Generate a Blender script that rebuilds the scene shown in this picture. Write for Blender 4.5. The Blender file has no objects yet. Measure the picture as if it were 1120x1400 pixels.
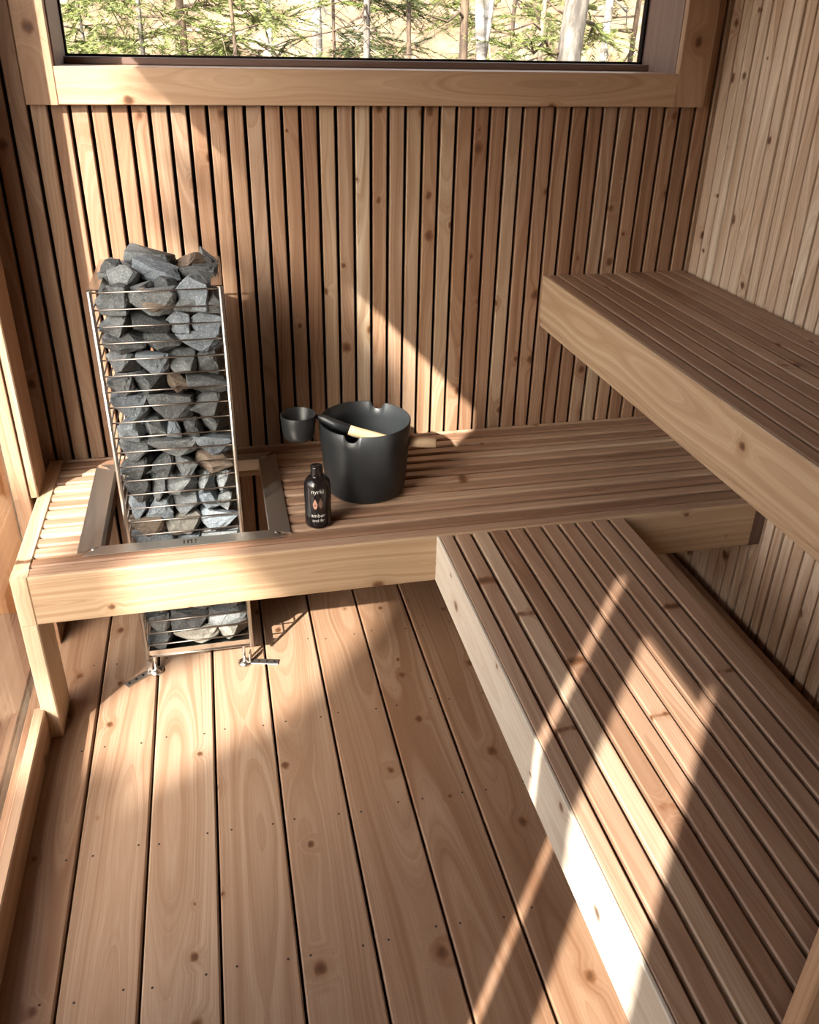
import bpy, bmesh, math, random
from mathutils import Vector, Matrix, Euler
from mathutils import noise as mnoise
rnd = random.Random(11)
scene = bpy.context.scene
COL = scene.collection
PI = math.pi

# ------------------------------------------------------------------ measures (metres)
CAM = Vector((0.5017, -0.0621, 1.5207))
YW = 2.2016            # face of the back wall slats
XR = 1.8645            # face of the right wall slats
ZB, YF, ZF = 0.4626, 1.6076, 0.3359    # lower benches: top, front face, underside of the front board
XB, XB2 = 0.9628, 1.4512               # bench on the right
XU, ZU, ZUF = 1.4108, 0.9246, 0.7973   # upper bench
PITCH, GAP = 0.0446, 0.0085
G0 = 0.1116                            # a slat gap on the back wall
CEIL = 2.12
YFRONT = -1.15
SUN = Vector((0.94, 1.15, -1.0)).normalized()

# ------------------------------------------------------------------ node helpers
def new_mat(name):
    m = bpy.data.materials.new(name); m.use_nodes = True
    nt = m.node_tree; nt.nodes.clear()
    return m, nt
def N(nt, typ, **kw):
    n = nt.nodes.new(typ)
    for k, v in kw.items():
        if k.startswith('i_'):
            key = k[2:]
            n.inputs[int(key) if key.isdigit() else key.replace('_', ' ')].default_value = v
        else: setattr(n, k, v)
    return n
def L(nt, a, b): nt.links.new(a, b)
def math_n(nt, op, a, b=None, c=None, clamp=False):
    n = nt.nodes.new('ShaderNodeMath'); n.operation = op; n.use_clamp = clamp
    for i, x in enumerate((a, b, c)):
        if x is None: continue
        if isinstance(x, (int, float)): n.inputs[i].default_value = x
        else: nt.links.new(x, n.inputs[i])
    return n.outputs[0]
def ramp(nt, fac, stops, interp='LINEAR'):
    r = nt.nodes.new('ShaderNodeValToRGB'); r.color_ramp.interpolation = interp
    el = r.color_ramp.elements
    while len(el) < len(stops): el.new(0.5)
    for e, (p, c) in zip(el, stops):
        e.position = p; e.color = (*c, 1) if len(c) == 3 else c
    nt.links.new(fac, r.inputs[0])
    return r.outputs[0]
def mix(nt, fac, a, b, mode='MIX'):
    n = nt.nodes.new('ShaderNodeMix'); n.data_type = 'RGBA'; n.blend_type = mode
    for s, x in ((n.inputs[0], fac), (n.inputs[6], a), (n.inputs[7], b)):
        if isinstance(x, (int, float)): s.default_value = x
        elif isinstance(x, tuple): s.default_value = (*x, 1)
        else: nt.links.new(x, s)
    return n.outputs[2]
def mrange(nt, v, a, b, c=0.0, d=1.0):
    n = nt.nodes.new('ShaderNodeMapRange')
    n.interpolation_type = 'SMOOTHSTEP'
    nt.links.new(v, n.inputs[0])
    for i, x in enumerate((a, b, c, d)): n.inputs[i + 1].default_value = x
    return n.outputs[0]
def principled(nt, **kw):
    p = nt.nodes.new('ShaderNodeBsdfPrincipled'); o = nt.nodes.new('ShaderNodeOutputMaterial')
    for k, v in kw.items():
        if hasattr(v, 'is_output'): nt.links.new(v, p.inputs[k])
        else: p.inputs[k].default_value = v
    nt.links.new(p.outputs[0], o.inputs[0])
    return p

def simple(name, col, rough=0.5, metal=0.0, spec=0.5):
    m, nt = new_mat(name)
    geo = N(nt, 'ShaderNodeTexCoord')
    no = N(nt, 'ShaderNodeTexNoise', i_Scale=60.0, i_Detail=3.0); L(nt, geo.outputs['Object'], no.inputs['Vector'])
    c = mix(nt, no.outputs[0], tuple(x * .88 for x in col), tuple(min(1, x * 1.1) for x in col))
    principled(nt, **{'Base Color': c, 'Roughness': rough, 'Metallic': metal, 'Specular IOR Level': spec})
    return m

# ------------------------------------------------------------------ wood
def make_wood(name, tones, rough=0.5, knot=1.0, contrast=1.25, ringfreq=120.0, spec=0.3, kshare=0.72):
    m, nt = new_mat(name)
    at = N(nt, 'ShaderNodeAttribute', attribute_name='gr')
    tn = N(nt, 'ShaderNodeAttribute', attribute_name='tone')
    tone = tn.outputs['Fac']
    sep = N(nt, 'ShaderNodeSeparateXYZ'); L(nt, at.outputs['Vector'], sep.inputs[0])
    u, w, d = sep.outputs
    seed = math_n(nt, 'MULTIPLY', tone, 37.0)
    # knots
    kv = N(nt, 'ShaderNodeCombineXYZ')
    L(nt, math_n(nt, 'MULTIPLY', u, 0.8), kv.inputs[0]); L(nt, math_n(nt, 'ADD', w, seed), kv.inputs[1])
    vo = N(nt, 'ShaderNodeTexVoronoi', voronoi_dimensions='2D', feature='F1', i_Scale=7.0)
    kn = N(nt, 'ShaderNodeTexNoise', i_Scale=75.0, i_Detail=2.0); L(nt, at.outputs['Vector'], kn.inputs['Vector'])
    L(nt, kv.outputs[0], vo.inputs['Vector'])
    kd = math_n(nt, 'ADD', vo.outputs['Distance'], math_n(nt, 'MULTIPLY_ADD', kn.outputs[0], 0.075, -0.0375))
    vc = N(nt, 'ShaderNodeSeparateColor'); L(nt, vo.outputs['Color'], vc.inputs[0])
    rad = math_n(nt, 'MULTIPLY_ADD', vc.outputs[0], 0.080, 0.016)
    ok = math_n(nt, 'LESS_THAN', vc.outputs[1], kshare)
    q = math_n(nt, 'DIVIDE', kd, rad)
    kmask = math_n(nt, 'MULTIPLY', mrange(nt, q, 0.55, 1.25, 1.0, 0.0), ok)
    kcore = math_n(nt, 'MULTIPLY', mrange(nt, q, 0.15, 0.8, 1.0, 0.0), ok)
    khalo = math_n(nt, 'MULTIPLY', mrange(nt, q, 0.7, 3.6, 1.0, 0.0), ok)
    # growth rings: distance from a wandering pith line
    nv = N(nt, 'ShaderNodeCombineXYZ')
    L(nt, math_n(nt, 'MULTIPLY', u, 0.55), nv.inputs[0]); L(nt, math_n(nt, 'MULTIPLY', w, 1.2), nv.inputs[1]); L(nt, seed, nv.inputs[2])
    n1 = N(nt, 'ShaderNodeTexNoise', i_Scale=1.6, i_Detail=2.5, i_Roughness=0.5); L(nt, nv.outputs[0], n1.inputs['Vector'])
    s1 = N(nt, 'ShaderNodeSeparateColor'); L(nt, n1.outputs['Color'], s1.inputs[0])
    wx = math_n(nt, 'ADD', w, math_n(nt, 'MULTIPLY_ADD', s1.outputs[0], 0.07, -0.035))
    dx = math_n(nt, 'ADD', d, math_n(nt, 'MULTIPLY_ADD', s1.outputs[1], 0.13, -0.065))
    r = math_n(nt, 'SQRT', math_n(nt, 'ADD', math_n(nt, 'MULTIPLY', wx, wx), math_n(nt, 'MULTIPLY', dx, dx)))
    r = math_n(nt, 'ADD', r, math_n(nt, 'MULTIPLY', khalo, 0.009))
    rv = N(nt, 'ShaderNodeCombineXYZ')
    L(nt, math_n(nt, 'MULTIPLY', r, ringfreq), rv.inputs[0]); L(nt, math_n(nt, 'MULTIPLY', u, 0.35), rv.inputs[1]); L(nt, seed, rv.inputs[2])
    n2 = N(nt, 'ShaderNodeTexNoise', i_Scale=1.0, i_Detail=3.0, i_Roughness=0.7); L(nt, rv.outputs[0], n2.inputs['Vector'])
    saw = math_n(nt, 'FRACT', math_n(nt, 'MULTIPLY', r, ringfreq * 1.7))
    line = math_n(nt, 'POWER', saw, 5.0)
    # fibres
    fv = N(nt, 'ShaderNodeCombineXYZ')
    L(nt, math_n(nt, 'MULTIPLY', u, 7.0), fv.inputs[0]); L(nt, math_n(nt, 'MULTIPLY', w, 420.0), fv.inputs[1]); L(nt, math_n(nt, 'MULTIPLY', d, 420.0), fv.inputs[2])
    n3 = N(nt, 'ShaderNodeTexNoise', i_Scale=1.0, i_Detail=2.0); L(nt, fv.outputs[0], n3.inputs['Vector'])
    # large soft mottling along a board
    mv = N(nt, 'ShaderNodeCombineXYZ')
    L(nt, math_n(nt, 'MULTIPLY', u, 2.2), mv.inputs[0]); L(nt, math_n(nt, 'MULTIPLY', w, 16.0), mv.inputs[1]); L(nt, seed, mv.inputs[2])
    n4 = N(nt, 'ShaderNodeTexNoise', i_Scale=1.0, i_Detail=2.0); L(nt, mv.outputs[0], n4.inputs['Vector'])
    tt = math_n(nt, 'ADD', tone, math_n(nt, 'MULTIPLY_ADD', n4.outputs[0], 0.34, -0.17), clamp=True)
    k = len(tones) - 1
    base = ramp(nt, tt, [(i / k, c) for i, c in enumerate(tones)])
    dark = mix(nt, 1.0, base, (0.62, 0.50, 0.42), 'MULTIPLY')
    c = mix(nt, mrange(nt, n2.outputs[0], 0.36, 0.68, 0.0, 0.75 * contrast), base, dark)
    c = mix(nt, math_n(nt, 'MULTIPLY', line, 0.42 * contrast), c, dark)
    c = mix(nt, mrange(nt, n3.outputs[0], 0.3, 0.75, 0.0, 0.28 * contrast), c, dark)
    c = mix(nt, math_n(nt, 'MULTIPLY', khalo, 0.30 * knot), c, dark)
    c = mix(nt, math_n(nt, 'MULTIPLY', kmask, 0.88 * knot), c, (0.15, 0.062, 0.026))
    c = mix(nt, math_n(nt, 'MULTIPLY', kcore, 0.62 * knot), c, (0.05, 0.022, 0.012))
    rr = math_n(nt, 'MULTIPLY_ADD', n3.outputs[0], 0.16, rough - 0.08)
    bp = N(nt, 'ShaderNodeBump', i_Strength=0.10, i_Distance=0.002)
    L(nt, math_n(nt, 'ADD', n3.outputs[0], math_n(nt, 'MULTIPLY', line, -0.7)), bp.inputs['Height'])
    p = principled(nt, **{'Base Color': c, 'Roughness': rr, 'Specular IOR Level': spec})
    L(nt, bp.outputs[0], p.inputs['Normal'])
    return m

CEDAR = [(0.25, 0.12, 0.063), (0.37, 0.20, 0.108), (0.44, 0.25, 0.145), (0.50, 0.305, 0.175), (0.47, 0.30, 0.19), (0.56, 0.39, 0.24), (0.66, 0.51, 0.35)]
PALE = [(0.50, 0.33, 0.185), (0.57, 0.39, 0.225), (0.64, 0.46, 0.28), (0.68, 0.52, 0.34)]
BENCH = [(0.24, 0.125, 0.075), (0.36, 0.21, 0.13), (0.44, 0.275, 0.18), (0.50, 0.33, 0.22), (0.58, 0.42, 0.29)]
FLOORC = [(0.34, 0.175, 0.09), (0.43, 0.24, 0.13), (0.48, 0.29, 0.17), (0.53, 0.34, 0.21), (0.58, 0.40, 0.265)]
TRIMC = [(0.40, 0.215, 0.105), (0.48, 0.275, 0.14), (0.54, 0.33, 0.175)]
def soften(cols, k):
    out = []
    for c in cols:
        l = .3 * c[0] + .6 * c[1] + .1 * c[2]
        out.append(tuple(x + (l - x) * k for x in c))
    return out
def gain(cols, k): return [tuple(x * min(k, .74 / max(c)) for x in c) for c in cols]
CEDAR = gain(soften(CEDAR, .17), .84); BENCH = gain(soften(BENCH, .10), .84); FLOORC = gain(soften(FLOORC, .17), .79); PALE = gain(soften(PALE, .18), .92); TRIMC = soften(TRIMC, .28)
BOUNCE_LIT = [(0.57, 0.49, 0.39), (0.65, 0.595, 0.51)]  # paler cedar; light bounced onto the front face is put into the colour
M = {}
M['white'] = make_wood('cedar paled by painted light', BOUNCE_LIT, contrast=0.6, knot=0.8)
M['cedar'] = make_wood('cedar slats', CEDAR, kshare=.72)
M['lightwall'] = make_wood('light cedar slats', [(0.48, 0.34, 0.235), (0.60, 0.45, 0.325), (0.68, 0.53, 0.40), (0.76, 0.63, 0.49), (0.80, 0.70, 0.57)])
M['pale'] = make_wood('pale cedar boards', PALE, contrast=0.8, knot=0.9)
M['bench'] = make_wood('bench cedar', BENCH, rough=0.45, kshare=.42, contrast=.95)
M['floor'] = make_wood('floor cedar', FLOORC, rough=0.42, ringfreq=95.0, kshare=.40, contrast=1.1)
M['trim'] = make_wood('trim cedar', TRIMC, contrast=0.8)
M['weathered'] = make_wood('weathered frame', [(0.15, 0.095, 0.08), (0.22, 0.15, 0.13)], contrast=0.7, knot=0.3)
M['ply'] = make_wood('orange plywood', [(0.085, 0.034, 0.010), (0.125, 0.05, 0.015)], contrast=1.7, knot=0.0, ringfreq=40, rough=0.35)
M['plygrey'] = make_wood('grey plywood', [(0.075, 0.040, 0.025), (0.11, 0.062, 0.04)], contrast=1.8, knot=0.0, ringfreq=60)
M['birch'] = make_wood('pale handle wood', [(0.70, 0.52, 0.30), (0.74, 0.57, 0.35)], contrast=0.4, knot=0.0)
M['black'] = simple('dark membrane', (0.012, 0.009, 0.008), 0.9, spec=0.1)
M['hole'] = simple('nail heads', (0.035, 0.02, 0.014), 0.5, 0.4)
M['ceiling'] = M['cedar']

def make_steel(name, col=(0.62, 0.60, 0.57), rough=0.22, brushed=True):
    m, nt = new_mat(name)
    tc = N(nt, 'ShaderNodeTexCoord')
    mp = N(nt, 'ShaderNodeMapping'); mp.inputs['Scale'].default_value = (900, 8, 8); L(nt, tc.outputs['Object'], mp.inputs[0])
    no = N(nt, 'ShaderNodeTexNoise', i_Scale=1.0, i_Detail=2.0); L(nt, mp.outputs[0], no.inputs['Vector'])
    rr = math_n(nt, 'MULTIPLY_ADD', no.outputs[0], 0.18, rough - 0.09)
    principled(nt, **{'Base Color': (*col, 1), 'Metallic': 1.0, 'Roughness': rr})
    return m
M['steel'] = make_steel('stainless steel')
M['wire'] = make_steel('bright steel wire', (0.66, 0.62, 0.57), 0.32)
M['ring'] = make_steel('shade-darkened steel wire', (0.30, 0.265, 0.235), 0.36)  # steel darkened; the shade on the rings is put into the colour
M['brushed'] = make_steel('brushed flange steel', (0.66, 0.62, 0.57), 0.40)
M['darksteel'] = make_steel('dark steel core', (0.08, 0.078, 0.075), 0.5)

def make_stone(name, a, b, c):
    m, nt = new_mat(name)
    tc = N(nt, 'ShaderNodeTexCoord'); oi = N(nt, 'ShaderNodeObjectInfo')
    vv = N(nt, 'ShaderNodeVectorMath', operation='ADD')
    cb = N(nt, 'ShaderNodeCombineXYZ'); L(nt, math_n(nt, 'MULTIPLY', oi.outputs['Random'], 31.0), cb.inputs[0])
    geo = N(nt, 'ShaderNodeNewGeometry')
    L(nt, geo.outputs['Position'], vv.inputs[0]); L(nt, cb.outputs[0], vv.inputs[1])
    n1 = N(nt, 'ShaderNodeTexNoise', i_Scale=28.0, i_Detail=4.0, i_Roughness=0.65); L(nt, vv.outputs[0], n1.inputs['Vector'])
    n2 = N(nt, 'ShaderNodeTexNoise', i_Scale=260.0, i_Detail=3.0, i_Roughness=0.7); L(nt, vv.outputs[0], n2.inputs['Vector'])
    col = mix(nt, mrange(nt, n1.outputs[0], 0.35, 0.65), a, b)
    col = mix(nt, mrange(nt, n2.outputs[0], 0.48, 0.72, 0, 0.85), col, c)
    dk = mrange(nt, n2.outputs[0], 0.28, 0.45, 0.55, 0.0)
    col = mix(nt, dk, col, (0.03, 0.032, 0.034))
    col = mix(nt, 1.0, col, ramp(nt, oi.outputs['Random'], [(0, (0.75,) * 3), (1, (1.2, 1.2, 1.18))]), 'MULTIPLY')
    bp = N(nt, 'ShaderNodeBump', i_Strength=0.55, i_Distance=0.004)
    L(nt, math_n(nt, 'ADD', n1.outputs[0], math_n(nt, 'MULTIPLY', n2.outputs[0], 0.5)), bp.inputs['Height'])
    p = principled(nt, **{'Base Color': col, 'Roughness': 0.7, 'Specular IOR Level': 0.35})
    L(nt, bp.outputs[0], p.inputs['Normal'])
    return m
M['stone_grey'] = make_stone('grey stone', (0.093, 0.102, 0.108), (0.143, 0.149, 0.152), (0.260, 0.273, 0.279))
M['stone_dark'] = make_stone('dark stone', (0.046, 0.050, 0.053), (0.087, 0.090, 0.093), (0.186, 0.192, 0.192))
M['stone_blue'] = make_stone('blue grey stone', (0.105, 0.124, 0.146), (0.155, 0.177, 0.198), (0.298, 0.322, 0.347))
M['stone_brown'] = make_stone('brown stone', (0.124, 0.093, 0.071), (0.167, 0.124, 0.093), (0.236, 0.198, 0.167))
M['stone_pale'] = make_stone('pale stone', (0.167, 0.158, 0.136), (0.223, 0.208, 0.180), (0.310, 0.298, 0.267))

def make_glass(name):
    m, nt = new_mat(name)
    t = N(nt, 'ShaderNodeBsdfTransparent'); t.inputs[0].default_value = (0.97, 0.98, 0.975, 1)
    g = N(nt, 'ShaderNodeBsdfGlossy'); g.inputs['Roughness'].default_value = 0.02
    lw = N(nt, 'ShaderNodeLayerWeight'); lw.inputs[0].default_value = .5
    fr = math_n(nt, 'MULTIPLY_ADD', math_n(nt, 'POWER', lw.outputs['Facing'], 5.0), .55, .035)
    mx = N(nt, 'ShaderNodeMixShader'); o = N(nt, 'ShaderNodeOutputMaterial')
    L(nt, fr, mx.inputs[0]); L(nt, t.outputs[0], mx.inputs[1]); L(nt, g.outputs[0], mx.inputs[2]); L(nt, mx.outputs[0], o.inputs[0])
    return m
M['glass'] = make_glass('window glass')

# ------------------------------------------------------------------ mesh builder
class MB:
    def __init__(s):
        s.v = []; s.f = []; s.mi = []; s.gr = []; s.tone = []; s.sm = []
    def raw(s, verts, faces, mat=0, gr=None, tone=0.5, smooth=False):
        b = len(s.v)
        s.v += [tuple(p) for p in verts]
        for i, p in enumerate(verts): s.gr.append(gr[i] if gr else tuple(p))
        s.tone += [tone] * len(verts)
        s.f += [[b + i for i in f] for f in faces]; s.mi += [mat] * len(faces); s.sm += [smooth] * len(faces)
    def board(s, x0, x1, y0, y1, z0, z1, ax=None, ch=0.0015, tone=None, mat=0):
        """a plank with softened long edges; ax = the axis the grain follows"""
        lo = (x0, y0, z0); hi = (x1, y1, z1)
        dim = [hi[i] - lo[i] for i in range(3)]
        if ax is None: ax = dim.index(max(dim))
        o = [i for i in range(3) if i != ax]
        if dim[o[0]] < dim[o[1]]: o = o[::-1]          # o[0] = across, o[1] = thickness
        a, b = o; ch = min(ch, dim[a] * .4, dim[b] * .4)
        sec = [(lo[a] + ch, lo[b]), (hi[a] - ch, lo[b]), (hi[a], lo[b] + ch), (hi[a], hi[b] - ch),
               (hi[a] - ch, hi[b]), (lo[a] + ch, hi[b]), (lo[a], hi[b] - ch), (lo[a], lo[b] + ch)]
        if tone is None: tone = rnd.random()
        so = rnd.uniform(0, 40); c0 = (lo[a] + hi[a]) / 2 + rnd.uniform(-.05, .05); d0 = (lo[b] + hi[b]) / 2 + rnd.choice((-1, 1)) * rnd.uniform(.0, .10)
        vs = []; gr = []
        for t in (lo[ax], hi[ax]):
            for (pa, pb) in sec:
                p = [0, 0, 0]; p[ax] = t; p[a] = pa; p[b] = pb
                vs.append(p); gr.append((t + so, pa - c0, pb - d0))
        fs = [[i, (i + 1) % 8, 8 + (i + 1) % 8, 8 + i] for i in range(8)] + [list(range(7, -1, -1)), list(range(8, 16))]
        # outward winding
        m = Matrix((Vector(vs[1]) - Vector(vs[0]), Vector(vs[8]) - Vector(vs[0]), Vector(vs[4]) - Vector(vs[0])))
        if m.determinant() > 0: fs = [f[::-1] for f in fs]
        s.raw(vs, fs, mat, gr, tone)
    def box(s, x0, x1, y0, y1, z0, z1, mat=0):
        vs = [(x, y, z) for z in (z0, z1) for y in (y0, y1) for x in (x0, x1)]
        fs = [(0, 2, 3, 1), (4, 5, 7, 6), (0, 1, 5, 4), (2, 6, 7, 3), (0, 4, 6, 2), (1, 3, 7, 5)]
        s.raw(vs, fs, mat)
    def tube(s, pts, r, n=8, closed=False, mat=0, tone=0.5, grain=False):
        pts = [Vector(p) for p in pts]; m = len(pts)
        rs = r if isinstance(r, (list, tuple)) else [r] * m
        vs = []; gr = []; up = None; acc = 0
        for i, p in enumerate(pts):
            if closed: t = (pts[(i + 1) % m] - pts[i - 1])
            else: t = pts[min(i + 1, m - 1)] - pts[max(i - 1, 0)]
            t.normalize()
            if up is None: up = t.orthogonal().normalized()
            up = (up - t * up.dot(t)); up = up.normalized() if up.length > 1e-6 else t.orthogonal().normalized()
            sd = t.cross(up)
            if i: acc += (pts[i] - pts[i - 1]).length
            for k in range(n):
                a = 2 * PI * k / n; off = up * (math.cos(a) * rs[i]) + sd * (math.sin(a) * rs[i])
                vs.append(p + off); gr.append((acc, math.cos(a) * rs[i], math.sin(a) * rs[i] + .03))
        fs = []
        for i in range(m if closed else m - 1):
            j = (i + 1) % m
            for k in range(n): fs.append((i * n + k, i * n + (k + 1) % n, j * n + (k + 1) % n, j * n + k))
        if not closed: fs += [tuple(range(n - 1, -1, -1)), tuple((m - 1) * n + k for k in range(n))]
        s.raw(vs, fs, mat, gr, tone, smooth=True)
    def lathe(s, prof, c, n=48, mat=0, tone=0.5, axis=None, smooth=True):
        """profile of (r, z) turned about the z axis through c"""
        vs = []; fs = []
        for (r, z) in prof:
            for k in range(n):
                a = 2 * PI * k / n; vs.append((c[0] + r * math.cos(a), c[1] + r * math.sin(a), c[2] + z))
        for i in range(len(prof) - 1):
            for k in range(n): fs.append((i * n + k, i * n + (k + 1) % n, (i + 1) * n + (k + 1) % n, (i + 1) * n + k))
        s.raw(vs, fs, mat, None, tone, smooth)
    def build(s, name, mats, parent=None, props=None):
        me = bpy.data.meshes.new(name)
        me.from_pydata(s.v, [], s.f)
        mats = mats if isinstance(mats, (list, tuple)) else [mats]
        for m in mats: me.materials.append(m)
        me.polygons.foreach_set('material_index', s.mi)
        me.polygons.foreach_set('use_smooth', s.sm)
        a = me.attributes.new('gr', 'FLOAT_VECTOR', 'POINT'); a.data.foreach_set('vector', [c for g in s.gr for c in g])
        t = me.attributes.new('tone', 'FLOAT', 'POINT'); t.data.foreach_set('value', s.tone)
        me.update()
        o = bpy.data.objects.new(name, me); COL.objects.link(o)
        if parent is not None:
            o.parent = parent; o.matrix_parent_inverse = Matrix.Translation(-parent.location)
        for k, v in (props or {}).items(): o[k] = v
        return o

def fix_normals(o):
    bm = bmesh.new(); bm.from_mesh(o.data); bmesh.ops.recalc_face_normals(bm, faces=bm.faces[:]); bm.to_mesh(o.data); bm.free()
    return o
def tag(o, label, cat, group=None):
    o['label'] = label; o['category'] = cat
    if group: o['group'] = group
    return o
def thing(name, loc, label, cat, group=None):
    o = bpy.data.objects.new(name, None); COL.objects.link(o); o.location = loc; o.empty_display_size = 0.05
    return tag(o, label, cat, group)
def struct(o): o['kind'] = 'structure'; return o
def struct_empty(name, loc):
    o = bpy.data.objects.new(name, None); COL.objects.link(o); o.location = loc; o.empty_display_size = 0.05
    return struct(o)

# ================================================================== THE ROOM
# floor: long cedar boards with nail heads on the joist lines
fl = MB()
X0F, PF, GF = 0.1139, 0.143, 0.0052
ftones = {-2: .5, -1: .42, 0: .30, 1: .55, 2: .80, 3: .62, 4: .58, 5: .45, 6: .38, 7: .22, 8: .3, 9: .5, 10: .4, 11: .5, 12: .4}
for k in range(-1, 13):
    x0 = X0F + (k - 1) * PF + GF / 2; x1 = X0F + k * PF - GF / 2
    if x1 < 0 or x0 > XR: continue
    fl.board(max(x0, -0.03), min(x1, XR + .04), YFRONT, YW + .02, -0.035, 0.0, ax=1, ch=0.003, tone=ftones.get(k, .5) + rnd.uniform(-.05, .05))
for k in range(0, 13):
    x1 = X0F + k * PF
    for y in (-.31, 0.0, .312, .622, .932, 1.242, 1.552, 1.862):
        for dx in (-.117, -.026):
            x = x1 + dx + rnd.uniform(-.006, .006); yy = y + rnd.uniform(-.006, .006)
            if 0.02 < x < XR - .02:
                fl.lathe([(0.0001, .0004), (.0022, .0004), (.0031, -.001)], (x, yy, 0), n=10, mat=1)
fl.box(-0.06, XR + .06, YFRONT, YW + .05, -0.10, -0.045, mat=2)
struct(fl.build('floor', [M['floor'], M['hole'], M['black']]))

# back wall: narrow vertical slats over a dark membrane, with the window cut out
WX0, WX1, WZ0, WZ1 = 0.183, 1.728, 1.447, 2.02
wb = MB()
bt = {}
for k in range(-4, 42):
    x0 = G0 + (k - 1) * PITCH + GAP / 2; x1 = G0 + k * PITCH - GAP / 2
    if x0 > XR + .02: break
    x0 = max(x0, -0.03)
    if x1 - x0 < .006: continue
    t = rnd.choice((.18, .3, .38, .45, .5, .55, .6, .66, .72))
    if k == 18: t = .97
    if k in (16, 21, 23): t = .78
    if x1 > WX0 - .012 and x0 < WX1 + .012:
        wb.board(x0, x1, YW, YW + .018, 0.001, 1.40, ax=2, ch=.002, tone=t)
        wb.board(x0, x1, YW, YW + .018, 2.06, CEIL, ax=2, ch=.002, tone=t)
    else:
        wb.board(x0, x1, YW, YW + .018, 0.001, CEIL, ax=2, ch=.002, tone=t)
Y1, Y2 = YW + .019, YW + .16
wb.box(-.12, XR + .12, Y1, Y2, -0.1, WZ0 - .01, mat=1)
wb.box(-.12, XR + .12, Y1, Y2, WZ1 + .01, CEIL + .1, mat=1)
wb.box(-.12, WX0 - .01, Y1, Y2, WZ0 - .01, WZ1 + .01, mat=1)
wb.box(WX1 + .02, XR + .12, Y1, Y2, WZ0 - .01, WZ1 + .01, mat=1)
struct(wb.build('wall_back', [M['cedar'], M['black']]))

# right wall
wr = MB()
y = YW - .004
while y > YFRONT:
    w = rnd.choice((.036, .036, .036, .034, .030, .040))
    g = rnd.choice((.0058, .0068, .008))
    dxx = rnd.choice((0, 0, 0, .002))
    g = max(g, .0045)
    wr.board(XR + dxx, XR + .018, max(y - w, YFRONT), y, 0.001, CEIL, ax=2, ch=.0015, tone=rnd.choice((.4, .5, .58, .64, .7, .76, .82, .9)))
    y -= w + g
wr.box(XR + .019, XR + .12, YFRONT - .1, YW + .16, -.1, CEIL + .1, mat=1)
struct(wr.build('wall_right', [M['lightwall'], M['black']]))

# left wall: a big fixed light (Y .56 to 1.985), solid slatted stretch, then the glazed door
HZ = 1.88
wl = MB()
wl.board(-.05, -.012, 1.978, YW, .0, CEIL, ax=2, tone=.4)
wl.board(-.05, -.008, .50, 1.99, HZ, CEIL, ax=1, tone=.45)
wl.board(-.06, -.008, -.26, YW, -.115, -.001, ax=1, tone=.3)
yy = -.262
while yy < .54:
    wl.board(-.022, -.004, yy, min(yy + .0365, .555), .10, CEIL, ax=2, tone=rnd.uniform(.3, .8)); yy += .0405
wl.box(-.12, -.024, -.262, .555, 0, CEIL, mat=1)
wl.box(-.12, -.02, YFRONT, -.80, 0, CEIL, mat=1)
yy = YFRONT
while yy < -.69:
    wl.board(-.019, -.001, yy, min(yy + .0365, -.641), .0, CEIL, ax=2, tone=rnd.uniform(.3, .8)); yy += .0405  # unseen wall edge placed to shade the bench like a standing person
wl.board(-.05, -.008, -.640, -.262, 1.98, CEIL, ax=1, tone=.5)
struct(wl.build('wall_left', [M['cedar'], M['black']]))

w2 = struct_empty('window_2', (0, 1.27, .0))
g = MB(); g.box(-.030, -.024, .555, 1.988, .0, HZ); g.build('pane', M['glass'], w2)

# trim: the upright board on the left wall beside the glass
t1 = MB(); t1.board(-.012, .009, 1.984, 2.112, ZB + .0005, CEIL - .02, ax=2, ch=.003, tone=.6)
struct(t1.build('trim_1', M['trim']))

# door in the left wall (ajar by a finger's breadth, hence the thin streak of sun)
dr = struct_empty('door_1', (0, -.45, .02))
f = MB(); f.board(-.020, -.008, -.425, -.298, .02, 1.97, ax=2, tone=.5)
f.board(-.020, -.008, -.640, -.425, 1.845, 1.97, ax=1, tone=.5); f.board(-.020, -.008, -.640, -.425, .02, .12, ax=1, tone=.5)
f.build('door_frame', M['trim'], dr)
g = MB(); g.box(-.017, -.011, -.640, -.425, .12, 1.845); g.build('pane', M['glass'], dr)

# unseen eave added over the left side to hold back the high sky
ev = MB(); yy = YFRONT - .2
while yy < YW + .3:
    ev.board(-.46, -.13, yy, yy + .118, 2.36, 2.38, ax=0, tone=.4); yy += .12
struct(ev.build('added_eave', M['weathered']))

# ceiling
ce = MB(); yy = YFRONT
while yy < YW:
    ce.board(-.05, XR + .05, yy, min(yy + .088, YW + .02), CEIL, CEIL + .018, ax=0, tone=rnd.uniform(.3, .7)); yy += .0925
ce.box(-.12, XR + .12, YFRONT - .1, YW + .16, CEIL + .019, CEIL + .1, mat=1)
struct(ce.build('ceiling', [M['cedar'], M['black']]))

# wall behind the camera
wf = MB(); x = -.05
while x < XR + .05:
    wf.board(x, x + .136, YFRONT - .02, YFRONT, 0, CEIL, ax=2, tone=rnd.uniform(.2, .5)); x += .139
wf.box(-.12, XR + .12, YFRONT - .1, YFRONT - .021, 0, CEIL, mat=1)
struct(wf.build('wall_front', [M['cedar'], M['black']]))

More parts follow.
